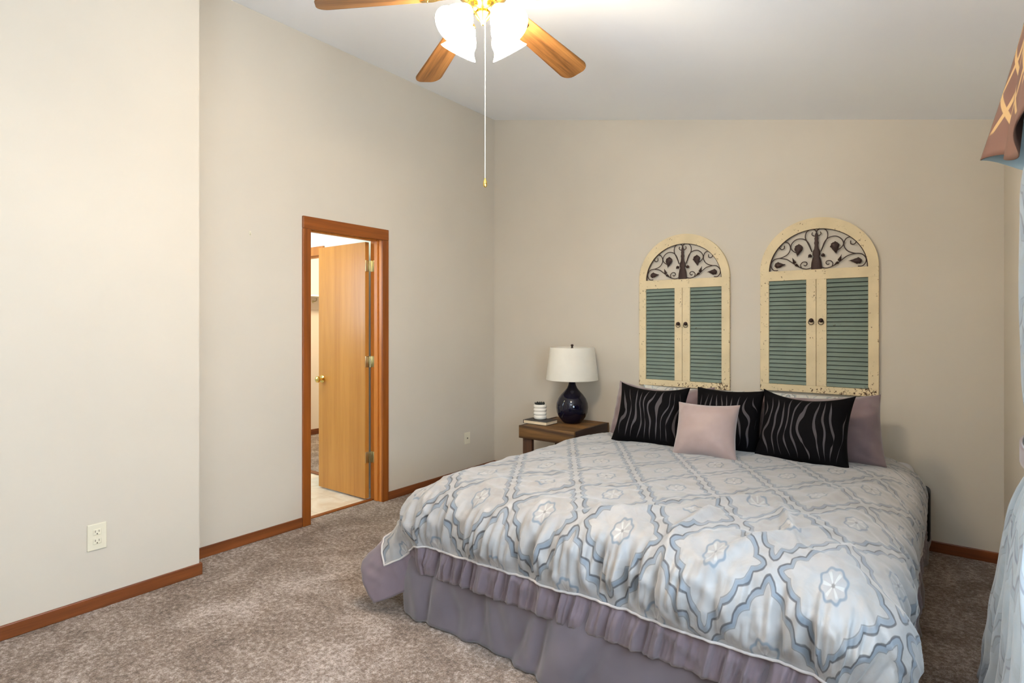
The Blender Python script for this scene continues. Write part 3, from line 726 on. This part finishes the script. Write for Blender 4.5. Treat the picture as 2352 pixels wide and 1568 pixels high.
# ------------------------------------------------------------------ pillows
def pillow(name, label, w, h, t, base, yaw, lean, mat, group=None, seed=0, roll=0.0, pinch=0.10, wr=0.006, cat='pillow', sag=0.0, uvm=False):
    n = 40; verts = []; 
    def pt(a, b, side):
        # a,b in -1..1
        x = a*w/2*(1-pinch*(1-b*b)**1.0*abs(a)); y = b*h/2*(1-pinch*(1-a*a)*abs(b))
        x *= 1 - 0.02*b
        q = max(0, (1-abs(a)**2.6)*(1-abs(b)**2.6))**0.52
        z = side*t/2*q
        nn = noise.fractal(Vector((x*9+seed, y*9+seed*2, side*3)), 0.9, 2, 3)
        edge = sm(0.55, 1.0, max(abs(a), abs(b)))
        z += wr*nn*(0.4+0.6*q)
        # radial tucks from corners
        ang = math.atan2(1-abs(b), 1-abs(a)); rr_ = math.hypot(1-abs(a), 1-abs(b))
        z += side*0.6*wr*math.sin(ang*9+seed)*math.exp(-rr_*2.4)*min(1, rr_*3)*q
        y -= sag*(1-a*a)*max(0, b)*0.5
        return Vector((x, y, z))
    P = []
    us_ = [math.sin(PI/2*(-1+2*i/n)) for i in range(n+1)]
    def mk(side): return [[pt(a, b, side) for b in us_] for a in us_]
    F, B = mk(1), mk(-1)
    nv = n+1; vs_ = [p for c_ in F for p in c_]; idx = {}
    vb = []
    for i in range(nv):
        for j in range(nv):
            if i in (0, n) or j in (0, n): idx[(i, j)] = i*nv+j
            else: idx[(i, j)] = len(vs_)+len(vb); vb.append(B[i][j])
    faces = []
    for i in range(n):
        for j in range(n):
            faces.append((i*nv+j, (i+1)*nv+j, (i+1)*nv+j+1, i*nv+j+1))
            faces.append((idx[(i, j)], idx[(i, j+1)], idx[(i+1, j+1)], idx[(i+1, j)]))
    me = bpy.data.meshes.new(name); allv = vs_+vb; me.from_pydata([tuple(v) for v in allv], [], faces)
    Luv = me.uv_layers.new(name='UVMap')
    for lp in me.loops:
        c_ = allv[lp.vertex_index].copy()
        if uvm: Luv.data[lp.index].uv = (c_.x, c_.y)
        else: Luv.data[lp.index].uv = (c_.x/w+0.5, c_.y/h+0.5)
    o = link(name, me, mat, None, 'all')
    right = Vector((math.cos(yaw), math.sin(yaw), 0)); up = Vector((-math.sin(yaw)*math.sin(lean), math.cos(yaw)*math.sin(lean), math.cos(lean))); fr = right.cross(up)
    R = Matrix((right, up, fr)).transposed().to_4x4() @ Matrix.Rotation(roll, 4, 'Z')
    cpos = Vector(base) + up*(h/2)
    o.matrix_world = Matrix.Translation(cpos) @ R
    tag(o, label, cat, group)
    return o
ZP = 0.635
D = math.radians
pillow('bed_pillow', 'damask king sham at the back left, under the left shutter', 0.74, 0.39, 0.17, (-1.44, 3.88, ZP-0.095), 0.0, D(18), M_damask_sham, None, 1, uvm=True, pinch=0.05)
pillow('bed_pillow', 'damask king sham at the back right, under the right shutter', 0.70, 0.40, 0.17, (-0.67, 3.88, ZP-0.095), 0.0, D(18), M_damask_sham, None, 2, uvm=True, pinch=0.05)
pillow('bed_pillow', 'plain mauve sham mostly hidden behind the leftmost black cushion', 0.70, 0.40, 0.18, (-1.535, 3.60, ZP-0.055), D(-2), D(20), M_mauve, None, 3, sag=0.08, pinch=0.03, wr=0.022)
pillow('bed_pillow', 'plain mauve sham at the right end of the pillow row', 0.66, 0.40, 0.19, (-0.595, 3.60, ZP-0.055), D(2), D(20), M_mauve, None, 4, roll=D(3), sag=0.05, pinch=0.04, wr=0.028)
pillow('throw_cushion', 'black zebra-stripe cushion at the left end of the row', 0.45, 0.41, 0.20, (-1.455, 3.27, ZP-0.03), D(9), D(25), m_zebra(1), 'black zebra-stripe cushions', 5, roll=D(-2), cat='cushion', pinch=0.12, sag=0.04)
pillow('throw_cushion', 'black zebra-stripe cushion partly hidden behind the small mauve satin one', 0.41, 0.395, 0.20, (-1.05, 3.45, ZP-0.04), D(0), D(20), m_zebra(2.4), 'black zebra-stripe cushions', 6, cat='cushion')
pillow('throw_cushion', 'black zebra-stripe cushion right of the small mauve satin one', 0.475, 0.425, 0.20, (-0.62, 3.34, ZP-0.04), D(-2), D(24), m_zebra(3.3), 'black zebra-stripe cushions', 7, roll=D(-1), cat='cushion', pinch=0.12, sag=0.06)
pillow('throw_cushion', 'small mauve satin cushion in front of the pillow row', 0.35, 0.32, 0.17, (-1.065, 3.13, ZP-0.02), D(2), D(22), M_mauve_satin, None, 8, roll=D(1), cat='cushion', wr=0.008)

# ------------------------------------------------------------------ nightstand and what stands on it
nx0, nx1, ny0, ny1, nz = -2.725, -2.21, 3.67, 4.225, 0.555
ns = thing('nightstand', 'rustic dark-stained plank nightstand between the bed and the corner', 'nightstand', ((nx0+nx1)/2, (ny0+ny1)/2, 0))
ox, oy = (nx0+nx1)/2, (ny0+ny1)/2; hx, hy = (nx1-nx0)/2, (ny1-ny0)/2
m = MB(); wd = (2*hy-0.04)/3
for k in range(3): m.box(-hx+0.02, hx-0.02, -hy+0.02+k*wd+0.001, -hy+0.02+(k+1)*wd-0.001, nz-0.022, nz-0.001*k, 0.003)
m.build('tabletop', M_rustic, ns, True)
m = MB(); m.box(-hx, hx, -hy, -hy+0.022, nz-0.10, nz+0.001, 0.003); m.build('apron', M_rustic, ns, True)
m = MB(); m.box(-hx, hx, hy-0.022, hy, nz-0.10, nz, 0.003); m.build('apron', M_rustic, ns, True)
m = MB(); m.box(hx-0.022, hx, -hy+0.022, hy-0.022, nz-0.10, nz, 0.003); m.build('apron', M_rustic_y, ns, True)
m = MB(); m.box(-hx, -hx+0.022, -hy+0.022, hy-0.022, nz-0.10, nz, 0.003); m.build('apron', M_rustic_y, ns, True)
for sx in (-1, 1):
    for sy in (-1, 1):
        m = MB(); a = sx*(hx-0.022-0.0425); b = sy*(hy-0.022-0.02)
        m.box(a-0.0425, a+0.0425, b-0.018, b+0.018, 0, nz-0.023, 0.003); m.build('leg', M_rustic_z, ns, True)
# lamp
lz = nz+0.001
lp = thing('table_lamp', 'navy glass gourd lamp with white drum shade on the nightstand', 'table lamp', (-2.452, 4.04, lz))
m = MB(); m.lathe([(0, 0), (0.068, 0), (0.074, 0.004), (0.088, 0.018), (0.112, 0.05), (0.127, 0.085), (0.132, 0.125), (0.128, 0.16), (0.112, 0.20), (0.086, 0.235), (0.060, 0.262), (0.042, 0.285), (0.031, 0.31), (0.026, 0.335), (0.025, 0.36), (0.022, 0.366), (0, 0.366)], 64); m.build('lamp_base', M_navy, lp, 'all')
m = MB(); m.lathe([(0, 0.366), (0.018, 0.366), (0.018, 0.40), (0, 0.40)], 24); m.tube([(0, 0, 0.39), (0, 0, 0.615)], 0.004); m.build('lamp_stem', M_brass, lp, True)
m = MB(); z0, z1 = 0.352, 0.618
m.lathe([(0.212, z0), (0.214, z0), (0.2145, z0+0.004), (0.183, z1-0.004), (0.1825, z1), (0.180, z1), (0.211, z0+0.004), (0.212, z0)], 72)
for k in range(3):
    a = k*2*PI/3; m.tube([(0, 0, z1-0.012), (0.181*math.cos(a), 0.181*math.sin(a), z1-0.012)], 0.002)
m.build('lamp_shade', M_shadefab, lp, 'all')
m = MB(); m.lathe([(0, 0.612), (0.012, 0.612), (0.006, 0.622), (0.012, 0.632), (0.010, 0.642), (0, 0.644)], 20); m.build('finial', M_iron, lp, True)
# book
bk = thing('book', 'thin dark-covered book lying under the ribbed white pot', 'book', (-2.640, 3.855, nz+0.001), rz=D(0))
m = MB(); m.box(-0.112, 0.108, -0.08, 0.082, 0.002, 0.026, 0.001); m.build('pages', M_page, bk)
m = MB(); m.box(-0.115, 0.112, -0.0835, 0.084, 0.026, 0.0285, 0.0006); m.box(-0.115, 0.112, -0.0835, 0.084, 0.0, 0.002, 0.0006); m.box(-0.115, -0.112, -0.0835, 0.084, 0.0, 0.0285); m.build('cover', M_cover, bk)
# ribbed pot with dark succulent
pz = nz+0.001+0.029
pot = thing('plant_pot', 'small ribbed white pot with a dark succulent, standing on the book', 'plant pot', (-2.665, 3.885, pz))
pr = [(0, 0), (0.046, 0)]
for k in range(4):
    for q in range(7):
        a = q/6*PI; pr.append((0.0485+0.006*math.sin(a), 0.002+k*0.029+0.029*q/6))
pr += [(0.047, 0.12), (0.043, 0.12), (0.043, 0.105), (0, 0.105)]
m = MB(); m.lathe(pr, 48); m.build('pot', M_white, pot, 'all')
m = MB()
for k in range(14):
    a = k*2.4; r = 0.036*math.sqrt(k/14); b = bmesh.new(); bmesh.ops.create_icosphere(b, subdivisions=2, radius=1.0)
    q = Vector((math.cos(a), math.sin(a), 0)); hh = 0.012-0.006*k/14
    for v in b.verts: v.co = Vector((v.co.x*0.010, v.co.y*0.010, v.co.z*(0.012+hh*0.5)*(1.4 if v.co.z > 0.9 else 1)))+q*(r+max(0, v.co.z)*0.008)+Vector((0, 0, 0.118))
    m.merge(b)
m.build('succulent', M_leafdark, pot, True)

# ------------------------------------------------------------------ arched shutters
def spiral_pts(crop):   # crop-pixel coordinates of the right half -> local x,z
    out = []
    for (x, y) in crop:
        base = 1100-110*(x-205)/1885
        out.append((0.294*(x-1110)/945, 0, 0.272*(base-y)/800))
    return out
SC = {
 'heart': [(1195, 700), (1262, 545), (1322, 410), (1305, 305), (1235, 256), (1150, 268), (1108, 325)],
 'heart2': [(1104, 380), (1150, 395), (1195, 360), (1185, 315)],
 'arc': [(1200, 690), (1262, 520), (1350, 430), (1480, 410), (1580, 470), (1612, 560), (1560, 640), (1470, 690)],
 'scroll': [(1742, 500), (1745, 560), (1800, 570), (1842, 520), (1800, 455), (1720, 432), (1645, 480), (1620, 590), (1680, 690), (1800, 738), (1930, 752), (2005, 820), (2012, 900), (1955, 975), (1870, 985)],
 'low': [(1840, 742), (1700, 780), (1600, 850), (1500, 930), (1400, 990), (1300, 1022), (1215, 1010)],
 'curl': [(1400, 990), (1418, 930), (1375, 880), (1310, 885), (1290, 925), (1325, 955), (1355, 935)],
}
def leafy(m, c, r, tip, sgn):
    """curled acanthus leaf as a lumpy little solid"""
    cx_, _, cz_ = spiral_pts([c])[0]; tx, _, tz = spiral_pts([tip])[0]
    cx_ *= sgn; tx *= sgn
    b = bmesh.new(); bmesh.ops.create_icosphere(b, subdivisions=3, radius=1.0)
    for v in b.verts:
        f = 1+0.16*math.sin(v.co.x*9+1)*math.sin(v.co.z*8) ; v.co *= f
        v.co.x *= r; v.co.z *= r*0.95; v.co.y *= 0.010
        t = Vector((tx-cx_, 0, tz-cz_)); L_ = t.length; tn = t/L_
        pr_ = v.co.dot(tn)/r
        if pr_ > 0.3: v.co += tn*(pr_-0.3)*(L_-r)*1.5; side = v.co - tn*v.co.dot(tn); v.co -= Vector((side.x, 0, side.z))*min(0.85, (pr_-0.3)*1.2)
        v.co += Vector((cx_, 0, cz_))
    m.merge(b)
def make_shutter(label, cx, zb, seed):
    r = thing('arched_shutter', label, 'wall decor', (cx, YB-0.002, zb), 'arched wall shutters')
    W, ZS, HT = 0.350, 0.822, 1.163            # half width, spring height, total height
    wi, hi = 0.293, 0.272; ztm = 0.818
    d0, d1 = -0.026, 0.0
    m = MB(); n = 40
    outer = [(W*math.cos(PI*i/n), ZS+(HT-ZS)*math.sin(PI*i/n)) for i in range(n+1)]
    inner = [(wi*math.cos(PI*i/n), ztm+hi*math.sin(PI*i/n)) for i in range(n+1)]
    for i in range(n): m.prism([outer[i], outer[i+1], inner[i+1], inner[i]], d0, d1)
    # transom, rails, stiles
    def bx(x0, x1, z0, z1): m.box(x0, x1, d0, d1, z0, z1, 0.002)
    bx(-W, W, 0.754, ztm+0.003)
    bx(-W, W, 0.0, 0.047)
    bx(-W, -wi, 0.047, 0.755); bx(wi, W, 0.047, 0.755)
    bx(-0.060, -0.0012, 0.047, 0.755); bx(0.0012, 0.060, 0.047, 0.755)
    bmesh.ops.remove_doubles(m.bm, verts=m.bm.verts, dist=1e-5)
    m.build('frame', M_frame, r)
    for sx in (-1, 1):
        x0, x1 = (0.060, wi) if sx > 0 else (-wi, -0.060)
        m = MB(); ns_ = 25; hgt = 0.755-0.047
        for k in range(ns_):
            z = 0.047 + hgt*(k+0.5)/ns_
            m.box(x0, x1, -0.019, -0.015, z-0.0131, z+0.0131, 0.0015, Matrix.Rotation(D(-24), 4, 'X'), 1)
        lv = m.build('louvre_panel', M_louver, r)
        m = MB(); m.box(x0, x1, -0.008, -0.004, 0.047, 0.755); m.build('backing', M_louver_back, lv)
        # knob with ring
        kx = sx*0.029; kz = 0.482
        m = MB(); m.lathe([(0, 0), (0.013, 0), (0.014, 0.004), (0.008, 0.008), (0.011, 0.014), (0.012, 0.019), (0.007, 0.024), (0, 0.025)], 24, (kx, d0, kz), Matrix.Rotation(PI/2, 4, 'X'))
        kb = m.build('knob', M_iron, r, 'all')
        m = MB(); m.tube([(kx+0.016*math.cos(a), d0-0.008, kz-0.012+0.016*math.sin(a)) for a in [2*PI*i/24 for i in range(24)]], 0.0022, 7, True, flat=(0, 1, 0)); m.build('pull_ring', M_iron, kb, 'all')
    m = MB(); yo = -0.016
    rim = [(wi*0.99*math.cos(PI*i/40), yo, hi*0.99*math.sin(PI*i/40)) for i in range(41)]
    m.tube(rim, 0.004, 6, flat=(0, 1, 0))
    for sgn in (-1, 1):
        for nm, pts_ in SC.items():
            q = [(x*sgn, yo, z) for x, _, z in spiral_pts(pts_)]
            m.tube(catmull(q, 7), 0.0030, 6, flat=(0, 1, 0))
        b = MB()
        leafy(b, (1455, 590), 0.0265, (1480, 750), sgn); leafy(b, (1872, 880), 0.021, (1715, 880), sgn); leafy(b, (1540, 860), 0.010, (1580, 765), sgn)
        leafy(b, (1500, 920), 0.009, (1430, 975), sgn); leafy(b, (1235, 770), 0.012, (1270, 800), sgn)
        me = bpy.data.meshes.new('t'); b.bm.to_mesh(me); b.bm.free(); me.transform(Matrix.Translation((0, yo, 0))); m.bm.from_mesh(me); bpy.data.meshes.remove(me)
    Fm = Matrix.Translation((0, yo, 0)) @ Matrix.Diagonal((1, 0.35, 1, 1))
    m.lathe([(0, 0.0), (0.031, 0.0), (0.033, 0.012), (0.030, 0.045), (0.024, 0.072), (0.018, 0.085), (0.024, 0.098), (0.023, 0.118), (0.021, 0.122), (0.014, 0.135), (0.011, 0.16), (0.014, 0.175), (0.010, 0.19), (0.012, 0.205), (0.009, 0.215), (0.010, 0.228), (0.004, 0.245), (0, 0.262)], 24, (0, 0, 0), Fm)
    ob = m.build('scrollwork', M_iron, r, True); ob.location = (0, 0, ztm+0.003)
    return r
make_shutter('arched cream shutter with teal louvres, the left one of two on the back wall', -1.593, 0.885, 1)
make_shutter('arched cream shutter with teal louvres, the right one of two on the back wall', -0.684, 0.905, 2)

# ------------------------------------------------------------------ window treatment on the right wall
cur = thing('window_curtain', 'pale blue patterned curtain tied back beside the window at the right edge', 'curtain', (0.2, 1.9, 0))
def yfar(z):
    if z > 1.02: return 2.13+0.04*sm(1.02, 1.5, z)
    return 2.10 + 0.72*((1.02-z)/1.02)**0.92
def ynear(z):
    return 1.30 + 0.62*math.exp(-((z-1.0)/0.35)**2) + 0.30*(1-sm(0, 0.9, z))
P, UV = [], []
nz_ = 90; ny_ = 110
for i in range(ny_+1):
    a = i/ny_; col, cu = [], []
    for j in range(nz_+1):
        z = 0.012 + 2.22*j/nz_
        y = ynear(z) + (yfar(z)-ynear(z))*a
        xb = 0.176 - 0.014*sm(1.0, 0.75, z) if z > 0.9 else 0.170 - 0.068*((0.9-z)/0.9)**0.8
        tie = math.exp(-((z-1.0)/0.12)**2)
        amp = 0.016*(1-0.6*tie)*(1-0.5*sm(1.72, 1.95, z)); xb += 0.037*sm(1.72, 1.95, z)
        x = xb + amp*math.cos(a*PI*2*6.5) + 0.014*tie + 0.008*noise.noise(Vector((y*6, z*4, 2)))*(1-0.8*sm(1.72, 1.95, z))
        if a > 0.9: x += (a-0.9)*0.10
        if z < 0.35: x -= 0.010*noise.noise(Vector((y*9, z*3, 5)))
        col.append((x-0.2, y-1.9, z)); cu.append((a*1.4, z))
    P.append(col); UV.append(cu)
o = grid_obj('curtain_panel', P, M_damask_cur, cur, UV)
md = o.modifiers.new('thickness', 'SOLIDIFY'); md.thickness = 0.003
pts = []
for i in range(60):
    a = i/59; y = 1.86 + 0.26*a
    pts.append((a, y))
tb = [[(0.176-0.022*math.sin(PI*min(1, 0.08+a*0.92)) + 0.012*(a) -0.2, y-1.9+0.02, 0.985+0.05*k/5+0.02*a) for k in range(6)] for a, y in pts]
o = grid_obj('tieback', tb, M_mauve, cur); md = o.modifiers.new('thickness', 'SOLIDIFY'); md.thickness = 0.006
val = thing('window_valance', 'brown trellis-pattern valance with pale blue lining above the curtain', 'valance', (0.2, 1.2, 2.25))
m = MB(); m.tube([(0.018, -1.12, 0.012), (0.018, 1.08, 0.012)], 0.009, 12)
for y in (-1.0, 0.98): m.tube([(0.018, y, 0.012), (0.0605, y, 0.012)], 0.006, 8)
m.build('rod', M_iron, val, True)
def vx(y, f):   # f 0 top, 1 bottom
    tail = sm(2.19, 2.32, y)
    pleat = 0.010*math.cos((2.32-y)*PI*2/0.30)
    xb = 0.145 - 0.057*tail + (pleat if y < 2.19 else 0.01*(1-tail))
    return 0.192 + (xb-0.192)*f**1.1 - 0.0
def vzb(y):
    tail = sm(2.15, 2.32, y)
    return 1.87*tail + (1.83+0.03*math.cos((2.32-y)*PI*2/0.60))*(1-tail)
P, UV = [], []
for i in range(141):
    y = 0.10 + (2.32-0.10)*i/140; col, cu = [], []; zb = vzb(y)
    for j in range(25):
        f = j/24; z = 2.275 + (zb-2.275)*f
        col.append((vx(y, f)-0.2, y-1.2, z-2.25)); cu.append((y, z-1.85))
    P.append(col); UV.append(cu)
o = grid_obj('valance_front', P, [M_trellis, M_lining], val, UV, flip=False)
md = o.modifiers.new('thickness', 'SOLIDIFY'); md.thickness = 0.003; md.offset = 1; md.material_offset = 0
P, UV = [], []
for i in range(21):
    t = i/20; col, cu = [], []
    for j in range(25):
        f = j/24; zb = 1.87 - 0.065*sm(0, 1, t); z = 2.275+(zb-2.275)*f
        x = vx(2.32, f)*(1-t) + 0.252*t; col.append((x-0.2, 2.32-1.2+0.02*math.sin(PI*t), z-2.25)); cu.append((x, z-1.85))
    P.append(col); UV.append(cu)
o = grid_obj('valance_return', P, M_lining, val, UV)
md = o.modifiers.new('thickness', 'SOLIDIFY'); md.thickness = 0.003; md.offset = 1
